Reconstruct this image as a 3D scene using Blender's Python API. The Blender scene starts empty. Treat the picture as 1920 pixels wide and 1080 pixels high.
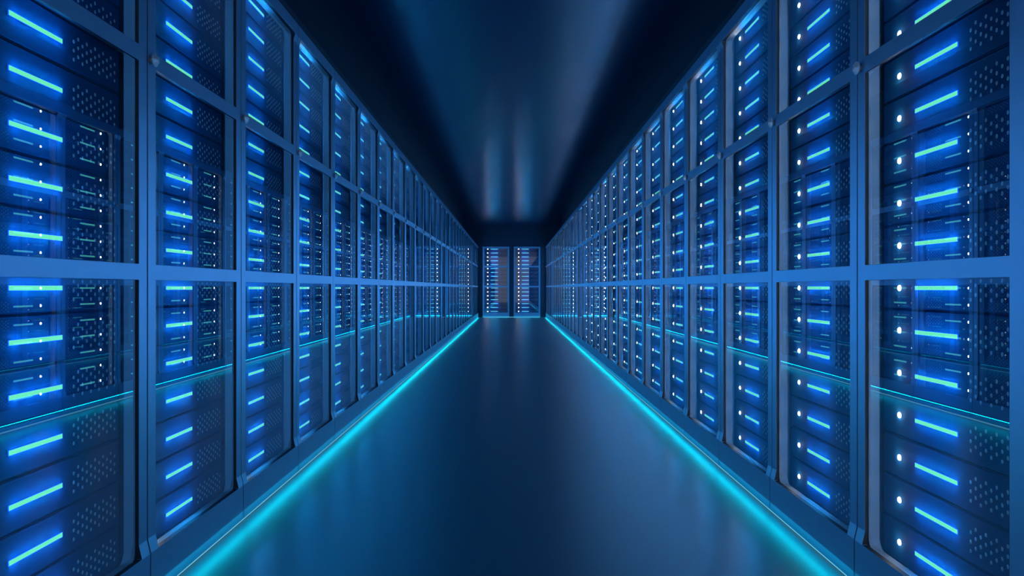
import bpy, bmesh, math

# ------------------------------------------------------------------ layout
F   = 1570.0            # focal length in pixels of the 1920 px wide frame
W   = 1.10              # half width of the aisle (door plane)
P   = 0.874             # rack pitch
EYE = 0.949             # camera height
CAMX = 0.0
WALLX = 1.60            # side walls behind the rows
CEIL = EYE + 1.84 * W
PITCH = 0.1151 * W      # one server slot
N_LO, N_HI = -6, 10
END_Y = 31.15 * P       # front plane of the two racks at the end wall
L_SEAM = 1.892          # near seam of the first visible rack, left row (in P)
R_SEAM = 3.053          # far seam of the first visible rack, right row (in P)
ROW_N = 29

C = bpy.context.scene.collection
PI = math.pi

# ------------------------------------------------------------------ materials
def mat(name, base=(.5, .5, .5), rough=.5, metal=0.0, spec=.5, noise=0.0, nscale=30.0, bump=0.0, bscale=400.0):
    m = bpy.data.materials.new(name); m.use_nodes = True
    nt = m.node_tree; b = nt.nodes['Principled BSDF']
    b.inputs['Base Color'].default_value = (*base, 1)
    b.inputs['Roughness'].default_value = rough
    b.inputs['Metallic'].default_value = metal
    b.inputs['Specular IOR Level'].default_value = spec
    tc = nt.nodes.new('ShaderNodeTexCoord')
    if noise > 0:
        n = nt.nodes.new('ShaderNodeTexNoise'); n.inputs['Scale'].default_value = nscale
        nt.links.new(tc.outputs['Object'], n.inputs['Vector'])
        r = nt.nodes.new('ShaderNodeMapRange')
        r.inputs['To Min'].default_value = rough - noise; r.inputs['To Max'].default_value = rough + noise
        nt.links.new(n.outputs['Fac'], r.inputs['Value']); nt.links.new(r.outputs['Result'], b.inputs['Roughness'])
    if bump > 0:
        n2 = nt.nodes.new('ShaderNodeTexNoise'); n2.inputs['Scale'].default_value = bscale
        nt.links.new(tc.outputs['Object'], n2.inputs['Vector'])
        bp = nt.nodes.new('ShaderNodeBump'); bp.inputs['Strength'].default_value = bump; bp.inputs['Distance'].default_value = .001
        nt.links.new(n2.outputs['Fac'], bp.inputs['Height']); nt.links.new(bp.outputs['Normal'], b.inputs['Normal'])
    return m

def emit(name, col, k):
    m = bpy.data.materials.new(name); m.use_nodes = True
    nt = m.node_tree; nt.nodes.clear()
    e = nt.nodes.new('ShaderNodeEmission'); o = nt.nodes.new('ShaderNodeOutputMaterial')
    e.inputs['Color'].default_value = (*col, 1); e.inputs['Strength'].default_value = k
    nt.links.new(e.outputs[0], o.inputs['Surface'])
    return m

def glass(name):
    m = bpy.data.materials.new(name); m.use_nodes = True
    nt = m.node_tree; nt.nodes.clear(); L = nt.links
    o = nt.nodes.new('ShaderNodeOutputMaterial')
    tr = nt.nodes.new('ShaderNodeBsdfTransparent'); tr.inputs['Color'].default_value = (.97, .985, 1, 1)
    gl = nt.nodes.new('ShaderNodeBsdfGlossy'); gl.inputs['Color'].default_value = (.74, .88, 1, 1); gl.inputs['Roughness'].default_value = 0.0
    fr = nt.nodes.new('ShaderNodeFresnel'); fr.inputs['IOR'].default_value = 1.6
    geo = nt.nodes.new('ShaderNodeNewGeometry')
    ma = nt.nodes.new('ShaderNodeMath'); ma.operation = 'MULTIPLY_ADD'      # coated pane: a little more than bare Fresnel
    ma.inputs[1].default_value = 0.74; ma.inputs[2].default_value = 0.26
    inv = nt.nodes.new('ShaderNodeMath'); inv.operation = 'SUBTRACT'; inv.inputs[0].default_value = 1.0
    mu = nt.nodes.new('ShaderNodeMath'); mu.operation = 'MULTIPLY'
    mx = nt.nodes.new('ShaderNodeMixShader')
    L.new(fr.outputs[0], ma.inputs[0]); L.new(geo.outputs['Backfacing'], inv.inputs[1])
    L.new(ma.outputs[0], mu.inputs[0]); L.new(inv.outputs[0], mu.inputs[1])
    L.new(mu.outputs[0], mx.inputs[0]); L.new(tr.outputs[0], mx.inputs[1]); L.new(gl.outputs[0], mx.inputs[2])
    L.new(mx.outputs[0], o.inputs['Surface'])
    return m

M = {}
M['frame']   = mat('powder_coated_steel', (.27, .55, .77), .35, .75, .5, .05, 14, .10, 900)
M['inner']   = mat('satin_steel', (.24, .29, .32), .5, .15, .5, .05, 20)
M['cabinet'] = mat('dark_cabinet_steel', (.035, .045, .07), .5, .2)
M['chassis'] = mat('dark_anodised_panel', (.004, .088, .22), .8, .0, .12, .05, 25, .05, 1200)
M['vent']    = mat('pale_vent_metal', (.50, .72, .78), .5, .1)
M['knob']    = mat('polished_knob', (.80, .86, .92), .25, .45)
M['plinth_and_shade']  = mat('black_plinth_and_edge_shade', (.02, .022, .03), .6)
M['floor']   = mat('floor_coating', (.003, .066, .105), .35, 0.0, .46, .0, 3)
M['ceiling'] = mat('ceiling_paint', (.004, .045, .105), .25, 0.0, .46, .0, 3)
M['wall']    = mat('wall_paint', (.015, .065, .11), .55)
M['glass']   = glass('door_glass')
M['mint']    = emit('mint_led_face', (.23, 1.32, .72), 1.0)
M['azure']   = emit('added_azure_edge', (.004, .12, 1.0), 2.0)
M['rim']     = emit('added_azure_rim', (.01, .16, 1.0), 3.5)
M['white']   = emit('white_led', (1.0, .93, .86), 22.0)
M['teal']    = emit('teal_strip', (.14, .55, .78), 1.1)

# ------------------------------------------------------------------ mesh helpers
class MB:
    def __init__(s): s.v = []; s.f = []; s.m = []
    def quad(s, a, b, c, d, mi=0):
        n = len(s.v); s.v += [a, b, c, d]; s.f.append((n, n+1, n+2, n+3)); s.m.append(mi)
    def box(s, x0, x1, y0, y1, z0, z1, mi=0, skip=()):
        n = len(s.v)
        s.v += [(x0,y0,z0),(x1,y0,z0),(x1,y1,z0),(x0,y1,z0),(x0,y0,z1),(x1,y0,z1),(x1,y1,z1),(x0,y1,z1)]
        for k, f in (('b',(0,3,2,1)),('t',(4,5,6,7)),('f',(0,1,5,4)),('r',(1,2,6,5)),('k',(2,3,7,6)),('l',(3,0,4,7))):
            if k not in skip:
                s.f.append(tuple(n+i for i in f)); s.m.append(mi)
    def poly(s, pts, mi=0):
        n = len(s.v); s.v += list(pts); s.f.append(tuple(range(n, n+len(pts)))); s.m.append(mi)
    def data(s, name, mats, bevel=0.0, segs=2, smooth=False, weld=False):
        me = bpy.data.meshes.new(name); me.from_pydata(s.v, [], s.f)
        for m in mats: me.materials.append(m)
        me.polygons.foreach_set('material_index', s.m); me.update()
        if bevel > 0 or weld:
            bm = bmesh.new(); bm.from_mesh(me)
            bmesh.ops.remove_doubles(bm, verts=bm.verts, dist=1e-5)
            bmesh.ops.recalc_face_normals(bm, faces=bm.faces)
            if bevel > 0:
                es = [e for e in bm.edges if e.is_manifold and e.calc_face_angle(0) > math.radians(50)]
                bmesh.ops.bevel(bm, geom=es, offset=bevel, segments=segs, affect='EDGES', profile=.5, clamp_overlap=True)
            bm.to_mesh(me); bm.free()
        if smooth:
            for p in me.polygons: p.use_smooth = True
        return me

def link(name, data, parent=None, loc=(0, 0, 0), rz=0.0):
    o = bpy.data.objects.new(name, data); C.objects.link(o)
    o.location = loc; o.rotation_euler = (0, 0, rz)
    if parent is not None: o.parent = parent
    return o

def tag(o, label=None, cat=None, group=None, kind=None):
    if label: o['label'] = label
    if cat: o['category'] = cat
    if group: o['group'] = group
    if kind: o['kind'] = kind
    return o

def copy_tree(o, parent=None):
    c = o.copy(); C.objects.link(c)
    if parent is not None: c.parent = parent
    for ch in list(o.children): copy_tree(ch, c)
    return c

# ------------------------------------------------------------------ rack geometry (front plane y=0, x along the front, y into the rack)
G = .004                                  # half of the gap between neighbours
ST = .0577                                # stile edge measured from the seam
FL = .0095                                # outward flare of plinth and head
ZB = EYE - .728 * W; ZB2 = EYE - .690 * W
ZT2 = EYE + 1.137 * W; ZT = EYE + 1.167 * W
ZM0, ZM1 = EYE + .022 * W, EYE + .065 * W
ZU0, ZU1 = EYE + .611 * W, EYE + .655 * W
ZLO = .012; ZHD = EYE + 1.222 * W; ZTOP = EYE + 1.25 * W

def door_mesh():
    xs = [G, ST, P - ST, P - G]
    zs = [ZLO, ZB, ZB2, ZM0, ZM1, ZU0, ZU1, ZT2, ZT, ZHD]
    fy = {ZLO: -FL, ZB: -FL, ZT: -FL, ZHD: -FL}
    T = .0085
    rows_full = {0, 3, 5, 8}
    filled = {(i, j) for i in range(3) for j in range(9) if i != 1 or j in rows_full}
    m = MB()
    f = lambda x, z: (x, fy.get(z, 0.0), z)
    b = lambda x, z: (x, T, z)
    for (i, j) in filled:
        x0, x1, z0, z1 = xs[i], xs[i+1], zs[j], zs[j+1]
        m.quad(f(x0,z0), f(x1,z0), f(x1,z1), f(x0,z1))
        m.quad(b(x1,z0), b(x0,z0), b(x0,z1), b(x1,z1))
        if (i-1, j) not in filled: m.quad(b(x0,z0), f(x0,z0), f(x0,z1), b(x0,z1), int(i > 0))
        if (i+1, j) not in filled: m.quad(f(x1,z0), b(x1,z0), b(x1,z1), f(x1,z1), int(i < 2))
        if (i, j-1) not in filled: m.quad(b(x0,z0), b(x1,z0), f(x1,z0), f(x0,z0), int(j > 0))
        if (i, j+1) not in filled: m.quad(f(x0,z1), f(x1,z1), b(x1,z1), b(x0,z1), int(j < 8))
    return m.data('door', [M['frame'], M['plinth_and_shade']], bevel=.0008, segs=1)  # inner edges of the openings painted black to stand for their shade

def pane_mesh():
    m = MB()
    for z0, z1 in ((ZB - .01, ZM0 + .006), (ZM1 - .006, ZU0 + .006), (ZU1 - .006, ZT + .01)):
        m.box(ST - .006, P - ST + .006, .0092, .0114, z0, z1)
    return m.data('glass_pane', [M['glass']])

def knob_mesh():
    m = MB(); n = 20
    prof = [(0, .0105), (.0, .0105), (-.004, .0125), (-.011, .0205), (-.014, .0205), (-.0235, .0085), (-.0245, .0)]
    for k in range(len(prof) - 1):
        (y0, r0), (y1, r1) = prof[k], prof[k+1]
        if (y0, r0) == (y1, r1): continue
        for i in range(n):
            a, c = 2*PI*i/n, 2*PI*(i+1)/n
            p = lambda y, r, t: (r*math.cos(t), y, r*math.sin(t))
            if r1 > 0: m.quad(p(y0,r0,a), p(y0,r0,c), p(y1,r1,c), p(y1,r1,a))
            else: m.poly([p(y0,r0,a), p(y0,r0,c), p(y1,0,0)])
    return m.data('door_knob', [M['knob']], weld=True)

def inner_mesh():
    x0, x1, z0, z1 = ST + .001, P - ST - .001, EYE - .738 * W, EYE + 1.172 * W
    X0, X1, Z0, Z1 = G + .004, P - G - .004, ZLO + .03, ZHD - .01
    R, K = .038, 6
    inn, out = [], []
    for cx, cz, sx, sz, a0 in ((x1-R, z0+R, X1, Z0, -PI/2), (x1-R, z1-R, X1, Z1, 0), (x0+R, z1-R, X0, Z1, PI/2), (x0+R, z0+R, X0, Z0, PI)):
        for k in range(K + 1):
            a = a0 + PI/2*k/K
            inn.append((cx + R*math.cos(a), cz + R*math.sin(a))); out.append((sx, sz))
    m = MB(); n = len(inn); ya, yb = .0118, .045
    for i in range(n):
        j = (i + 1) % n
        a, b, c, d = inn[i], inn[j], out[i], out[j]
        m.quad((a[0],ya,a[1]), (a[0],yb,a[1]), (b[0],yb,b[1]), (b[0],ya,b[1]))
        for y in (ya, yb):
            if c == d: m.poly([(c[0],y,c[1]), (a[0],y,a[1]), (b[0],y,b[1])])
            else: m.quad((c[0],y,c[1]), (d[0],y,d[1]), (b[0],y,b[1]), (a[0],y,a[1]))
        if c != d: m.quad((c[0],ya,c[1]), (c[0],yb,c[1]), (d[0],yb,d[1]), (d[0],ya,d[1]))
    return m.data('inner_frame', [M['inner']], weld=True)

def cabinet_mesh():
    m = MB(); x0, x1 = G, P - G; y0, y1 = .047, .485; z0, z1 = .05, ZTOP; t = .016
    m.box(x0, x0+t, y0, y1, z0, z1); m.box(x1-t, x1, y0, y1, z0, z1)
    m.box(x0+t, x1-t, y1-t, y1, z0, z1)
    m.box(x0+t, x1-t, y0, y1-t, z0, z0+t); m.box(x0+t, x1-t, y0, y1-t, z1-t, z1)
    # sloping cap between door head and roof
    a, b = (-FL + .002), .047
    zc = ZHD + .002
    for q in (((x0,a,zc),(x1,a,zc),(x1,.02,ZTOP),(x0,.02,ZTOP)), ((x0,.02,ZTOP),(x1,.02,ZTOP),(x1,b,ZTOP),(x0,b,ZTOP)),
              ((x0,b,zc),(x1,b,zc),(x1,a,zc),(x0,a,zc))): m.quad(*q)
    m.poly([(x0,a,zc),(x0,.02,ZTOP),(x0,b,ZTOP),(x0,b,zc)]); m.poly([(x1,a,zc),(x1,b,zc),(x1,b,ZTOP),(x1,.02,ZTOP)])
    return m.data('cabinet', [M['frame']])

def base_mesh():
    m = MB(); m.box(.02, P-.02, .03, .46, 0, .05); return m.data('plinth', [M['plinth_and_shade']])

D = dict(door=door_mesh(), pane=pane_mesh(), knob=knob_mesh(), inner=inner_mesh(), cabinet=cabinet_mesh(), base=base_mesh())

def make_rack():
    r = link('server_rack', None)
    link('cabinet', D['cabinet'], r); link('plinth', D['base'], r); link('inner_frame', D['inner'], r)
    d = link('door', D['door'], r)
    link('glass_pane', D['pane'], d); link('door_knob', D['knob'], d, (.024, 0, EYE + .631 * W))
    return r

# ------------------------------------------------------------------ server geometry (origin at slot centre on the rack's front plane)
SX0, SX1 = .061, P - .061
SY = .0575
SH = (PITCH - .0095) / 2
BX0, BX1, BH, BP = .3065 * P, .5695 * P, .0063, .0028
DOTX, DOTR = .191 * P, .0088
VX0, VDX, VN = .637 * P, .0259 * P, 11

def put_chassis(m, O, mi=0):
    x, y, z = O
    m.box(x+SX0, x+SX1, y+SY, y+SY+.006, z-SH, z+SH, mi)
    m.box(x+SX0+.002, x+SX1-.002, y+SY+.006, y+.40, z-PITCH/2+.0006, z+PITCH/2-.0006, mi)
def put_bar(m, O, T, face=0, side=1, rim=2):
    # mint LED face; glowing azure rim and edges added for halo and blue reflections
    y0, y1 = SY - .0002, SY - BP; w = .0006
    q = lambda a, b, c, d, mi: m.quad(T(O, a), T(O, b), T(O, c), T(O, d), mi)
    x0, x1, h = BX0, BX1, BH
    q((x0+w,y1,-h+w), (x1-w,y1,-h+w), (x1-w,y1,h-w), (x0+w,y1,h-w), face)
    q((x0,y1,-h), (x1,y1,-h), (x1-w,y1,-h+w), (x0+w,y1,-h+w), rim); q((x0+w,y1,h-w), (x1-w,y1,h-w), (x1,y1,h), (x0,y1,h), rim)
    q((x0,y1,-h), (x0+w,y1,-h+w), (x0+w,y1,h-w), (x0,y1,h), rim); q((x1-w,y1,-h+w), (x1,y1,-h), (x1,y1,h), (x1-w,y1,h-w), rim)
    q((x0,y0,-h), (x1,y0,-h), (x1,y1,-h), (x0,y1,-h), side); q((x0,y1,h), (x1,y1,h), (x1,y0,h), (x0,y0,h), side)
    q((x0,y0,-h), (x0,y1,-h), (x0,y1,h), (x0,y0,h), side); q((x1,y1,-h), (x1,y0,-h), (x1,y0,h), (x1,y1,h), side)
def put_dot(m, O, T, mi=0, n=12, k=4):
    for a in range(k):
        t0, t1 = PI/2*a/k, PI/2*(a+1)/k
        for i in range(n):
            p0, p1 = 2*PI*i/n, 2*PI*(i+1)/n
            p = lambda t, ph: T(O, (DOTX + .0110*math.cos(t)*math.cos(ph), SY - .0035*math.sin(t), DOTR*math.cos(t)*math.sin(ph)))
            if a == k-1: m.poly([p(t0,p0), p(t0,p1), p(PI/2,0)], mi)
            else: m.quad(p(t0,p0), p(t0,p1), p(t1,p1), p(t1,p0), mi)
def vent_spots():
    for c in range(VN):
        for r in (-1, 0, 1):
            yield VX0 + c*VDX, (-.006 + r*.0215 + (.0115 if c % 2 else 0)) * W
def put_vents(m, O, T, mi=0, n=10):
    for vx, vz in vent_spots():
        R = .0053
        ring = [(vx + R*math.cos(2*PI*i/n), SY - .0006, vz + R*math.sin(2*PI*i/n)) for i in range(n)]
        inn = [(vx + R*.55*math.cos(2*PI*i/n), SY - .0016, vz + R*.55*math.sin(2*PI*i/n)) for i in range(n)]
        m.poly([T(O, p) for p in inn], mi)
        for i in range(n):
            j = (i+1) % n; m.quad(T(O, ring[i]), T(O, ring[j]), T(O, inn[j]), T(O, inn[i]), mi)

idT = lambda O, p: (O[0]+p[0], O[1]+p[1], O[2]+p[2])
Z0 = (0, 0, 0)
m = MB(); put_chassis(m, Z0); D['chassis'] = m.data('chassis', [M['chassis']], bevel=.0025, segs=2)
m = MB(); put_bar(m, Z0, idT); D['bar'] = m.data('light_bar', [M['mint'], M['azure'], M['rim']])
m = MB(); put_dot(m, Z0, idT); D['dot'] = m.data('status_light', [M['white']], weld=True, smooth=True)
m = MB(); put_vents(m, Z0, idT); D['vents'] = m.data('vent_holes', [M['vent']])

# lamps: the light each bar and status lamp throws on its panel and out into the aisle
BAR_W, DOT_W, EDGE_W = .15, .06, .52
def lamp(name, kind, watts, col, sx=0, sy=0):
    l = bpy.data.lights.new(name, kind); l.energy = watts; l.color = col
    if kind == 'AREA': l.shape = 'RECTANGLE'; l.size = sx; l.size_y = sy
    else: l.shadow_soft_size = 0
    return l
LB = lamp('bar_lamp', 'POINT', BAR_W, (.012, .34, 1.0))
LD = lamp('status_lamp', 'POINT', DOT_W, (.85, .93, 1.0))
def add_lamps(parent, loc=(0, 0, 0), rz=0.0):
    h = .5 * (BX1 - BX0)
    for data, off in ((LB, (BX0 + .22*h, SY - .017, 0)), (LB, (BX0 + .74*h, SY - .017, 0)), (LB, (BX1 - .74*h, SY - .017, 0)), (LB, (BX1 - .22*h, SY - .017, 0)), (LD, (DOTX, SY - .018, 0))):
        o = bpy.data.objects.new(data.name, data); C.objects.link(o)
        if parent is not None: o.parent = parent; o.location = off
        else: o.location = world(loc, rz, off)
def make_server():
    r = link('server_unit', None)
    link('chassis', D['chassis'], r)
    tag(link('light_bar', D['bar'], r), 'glowing mint green light bar')
    tag(link('status_light', D['dot'], r), 'bright white status lamp')
    tag(link('vent_holes', D['vents'], r), 'staggered round vent holes in pale metal')
    add_lamps(r)
    return r

# ------------------------------------------------------------------ room
def slab(name, boxes, material):
    m = MB()
    for b in boxes: m.box(*b)
    return tag(link(name, m.data(name, [material])), kind='structure')

Y0, Y1 = -.35, END_Y + .03
slab('floor', [(-WALLX-.1, WALLX+.1, Y0-.1, Y1+.8, -.1, 0)], M['floor'])
slab('ceiling', [(-WALLX-.1, WALLX+.1, Y0-.1, Y1+.8, CEIL, CEIL+.1)], M['ceiling'])
slab('wall_left', [(-WALLX-.1, -WALLX, Y0-.1, Y1+.8, 0, CEIL)], M['wall'])
slab('wall_right', [(WALLX, WALLX+.1, Y0-.1, Y1+.8, 0, CEIL)], M['wall'])
XL0, XR0 = -.521 - P/2, .488 - P/2
slab('wall_back', [(-WALLX, XL0-.002, Y1, Y1+.6, 0, CEIL), (XL0+P+.002, XR0-.002, Y1, Y1+.6, 0, ZTOP+.004),
                   (XR0+P+.002, WALLX, Y1, Y1+.6, 0, CEIL), (XL0-.002, XR0+P+.002, Y1, Y1+.6, ZTOP+.004, CEIL),
                   (XL0-.002, XR0+P+.002, Y1+.6, Y1+.7, 0, CEIL)], M['wall'])

# ------------------------------------------------------------------ light strips under the rows
def strip(name, x, y0, y1, sx, label):
    m = MB(); m.box(min(x, x+sx*.02), max(x, x+sx*.02), y0, y1, 0, .0095)
    return tag(link(name, m.data(name, [M['teal']])), label, 'light strip', 'light strips under the rack rows')
strip('light_strip', -W-.001, (L_SEAM-1)*P, (L_SEAM+ROW_N)*P, -1, 'teal light strip on the floor under the left row of racks')
strip('light_strip', W+.001, (R_SEAM-2)*P, (R_SEAM-1+ROW_N)*P, 1, 'teal light strip on the floor under the right row of racks')
m = MB(); m.box(XL0+.02, XR0+P-.02, END_Y, END_Y+.02, 0, .0095)
tag(link('light_strip', m.data('light_strip', [M['teal']])), 'short teal light strip under the two racks at the end wall', 'light strip', 'light strips under the rack rows')

# ------------------------------------------------------------------ racks
ONES = ['first','second','third','fourth','fifth','sixth','seventh','eighth','ninth','tenth','eleventh','twelfth','thirteenth','fourteenth',
        'fifteenth','sixteenth','seventeenth','eighteenth','nineteenth','twentieth']
def ordinal(n):
    if n <= 20: return ONES[n-1]
    if n == 30: return 'thirtieth'
    return 'twenty-' + ONES[n-21]

racks = []     # (row, number from camera, location, rotation, label)
for i in range(-1, ROW_N):
    racks.append(('left', i+1, (-W, (L_SEAM + i)*P, 0), PI/2))
    racks.append(('right', i+1, (W, (R_SEAM + i)*P, 0), -PI/2))
racks.append(('end', 1, (XL0, END_Y, 0), 0.0))
racks.append(('end', 2, (XR0, END_Y, 0), 0.0))

def rack_label(row, n):
    if row == 'end':
        return 'glass-door server rack facing the camera at the end wall, %s of the two' % ('left' if n == 1 else 'right')
    if n == 0: return 'glass-door server rack in the %s row right beside the camera' % row
    if n == ROW_N: return 'glass-door server rack in the %s row, last one before the end wall' % row
    return 'glass-door server rack in the %s row, %s from the camera' % (row, ordinal(n))

proto = make_rack()
for k, (row, n, loc, rz) in enumerate(racks):
    r = proto if k == 0 else copy_tree(proto)
    r.location = loc; r.rotation_euler = (0, 0, rz)
    tag(r, rack_label(row, n), 'server rack', 'racks at the end wall' if row == 'end' else 'racks of the %s row' % row)

# added unseen lamp per rack widens the strip glow, tilted down and out
LE = lamp('floor_glow_fill', 'AREA', EDGE_W, (.0, .74, 1.0), P*.98, .008)
for row, n, loc, rz in racks:
    p = (P/2, -FL - .011, .052); c, s_ = math.cos(rz), math.sin(rz)
    o = bpy.data.objects.new('floor_glow_fill', LE); C.objects.link(o)
    o.location = (loc[0] + c*p[0] - s_*p[1], loc[1] + s_*p[0] + c*p[1], p[2])
    o.rotation_euler = (-math.radians(28), 0, rz)
# ------------------------------------------------------------------ servers
def world(loc, rz, p):
    c, s = math.cos(rz), math.sin(rz)
    return (loc[0] + c*p[0] - s*p[1], loc[1] + s*p[0] + c*p[1], loc[2] + p[2])
def project(p):
    d = p[1]
    if d < .05: return None
    return 960 + F*(p[0]-CAMX)/d, 540 - F*(p[2]-EYE)/d

def shown(loc, rz, z):
    tot = 0.0; NX, NZ = 24, 6
    for i in range(NX):
        for j in range(NZ):
            def pr(a, b): return project(world(loc, rz, (SX0 + (SX1-SX0)*a/NX, SY, z - SH + 2*SH*b/NZ)))
            a, b, c = pr(i, j), pr(i+1, j), pr(i, j+1)
            if not (a and b and c): continue
            if 0 <= a[0] <= 1920 and 0 <= a[1] <= 1080:
                tot += abs((b[0]-a[0])*(c[1]-a[1]) - (b[1]-a[1])*(c[0]-a[0]))
    return tot

def slot_phrase(s):
    if s <= 0: return '%s server below the middle crossbar' % ordinal(1 - s)
    if s <= 5: return '%s server above the middle crossbar' % ordinal(s)
    return '%s server above the upper crossbar' % ordinal(s - 5)
def server_label(row, n, s):
    if row == 'end': return '%s in the %s rack at the end wall' % (slot_phrase(s), 'left' if n == 1 else 'right')
    return "%s in the %s row's %s rack from camera" % (slot_phrase(s), row, ordinal(n))

slots = []
for row, n, loc, rz in racks:
    for s in range(N_LO, N_HI + 1):
        z = EYE + s * PITCH
        slots.append((shown(loc, rz, z), row, n, s, loc, rz, z))
slots.sort(key=lambda t: -t[0])
single, rest = slots[:300], slots[300:]

sproto = make_server()
for k, (a, row, n, s, loc, rz, z) in enumerate(single):
    r = sproto if k == 0 else copy_tree(sproto)
    r.location = (loc[0], loc[1], z); r.rotation_euler = (0, 0, rz)
    tag(r, server_label(row, n, s), 'server', 'servers in the end wall racks' if row == 'end' else 'servers of the %s row' % row)

m = MB()
for a, row, n, s, loc, rz, z in rest:
    O = (loc[0], loc[1], z)
    add_lamps(None, O, rz)
    T = lambda o, p, rz=rz: world(o, rz, p)
    # chassis
    b = MB(); put_chassis(b, Z0)
    k = len(m.v); m.v += [T(O, p) for p in b.v]; m.f += [tuple(k+i for i in f) for f in b.f]; m.m += [0]*len(b.f)
    put_bar(m, O, T, 1, 2, 3)
    near = n <= 10
    put_dot(m, O, T, 4, 10 if near else 6, 3 if near else 2)
    if near: put_vents(m, O, T, 5, 8)
o = link('server_units', m.data('server_units', [M['chassis'], M['mint'], M['azure'], M['rim'], M['white'], M['vent']]))
tag(o, 'hundreds of small glowing servers in the distant racks of both rows', 'servers', None, 'stuff')

# ------------------------------------------------------------------ world, camera, view
w = bpy.data.worlds.new('World'); bpy.context.scene.world = w; w.use_nodes = True
w.node_tree.nodes['Background'].inputs['Color'].default_value = (.95, .92, 1.0, 1)
w.node_tree.nodes['Background'].inputs['Strength'].default_value = .22

cam = bpy.data.cameras.new('camera'); cam.sensor_width = 36; cam.lens = F / 1920 * 36; cam.clip_start = .02; cam.clip_end = 200
co = bpy.data.objects.new('camera', cam); C.objects.link(co)
co.location = (CAMX, 0, EYE); co.rotation_euler = (PI/2, 0, 0)
sc = bpy.context.scene; sc.camera = co
sc.view_settings.view_transform = 'Standard'; sc.view_settings.look = 'None'
sc.view_settings.gamma = 1; sc.view_settings.exposure = 0.0; sc.view_settings.use_curve_mapping = False
cy = sc.cycles
cy.max_bounces = 7; cy.diffuse_bounces = 2; cy.glossy_bounces = 5; cy.transparent_max_bounces = 40; cy.transmission_bounces = 4
cy.caustics_reflective = False; cy.caustics_refractive = False
cy.sample_clamp_indirect = 4.0; cy.blur_glossy = .3
cy.use_denoising = True
cy.use_light_tree = True
cy.use_adaptive_sampling = True; cy.adaptive_threshold = .025
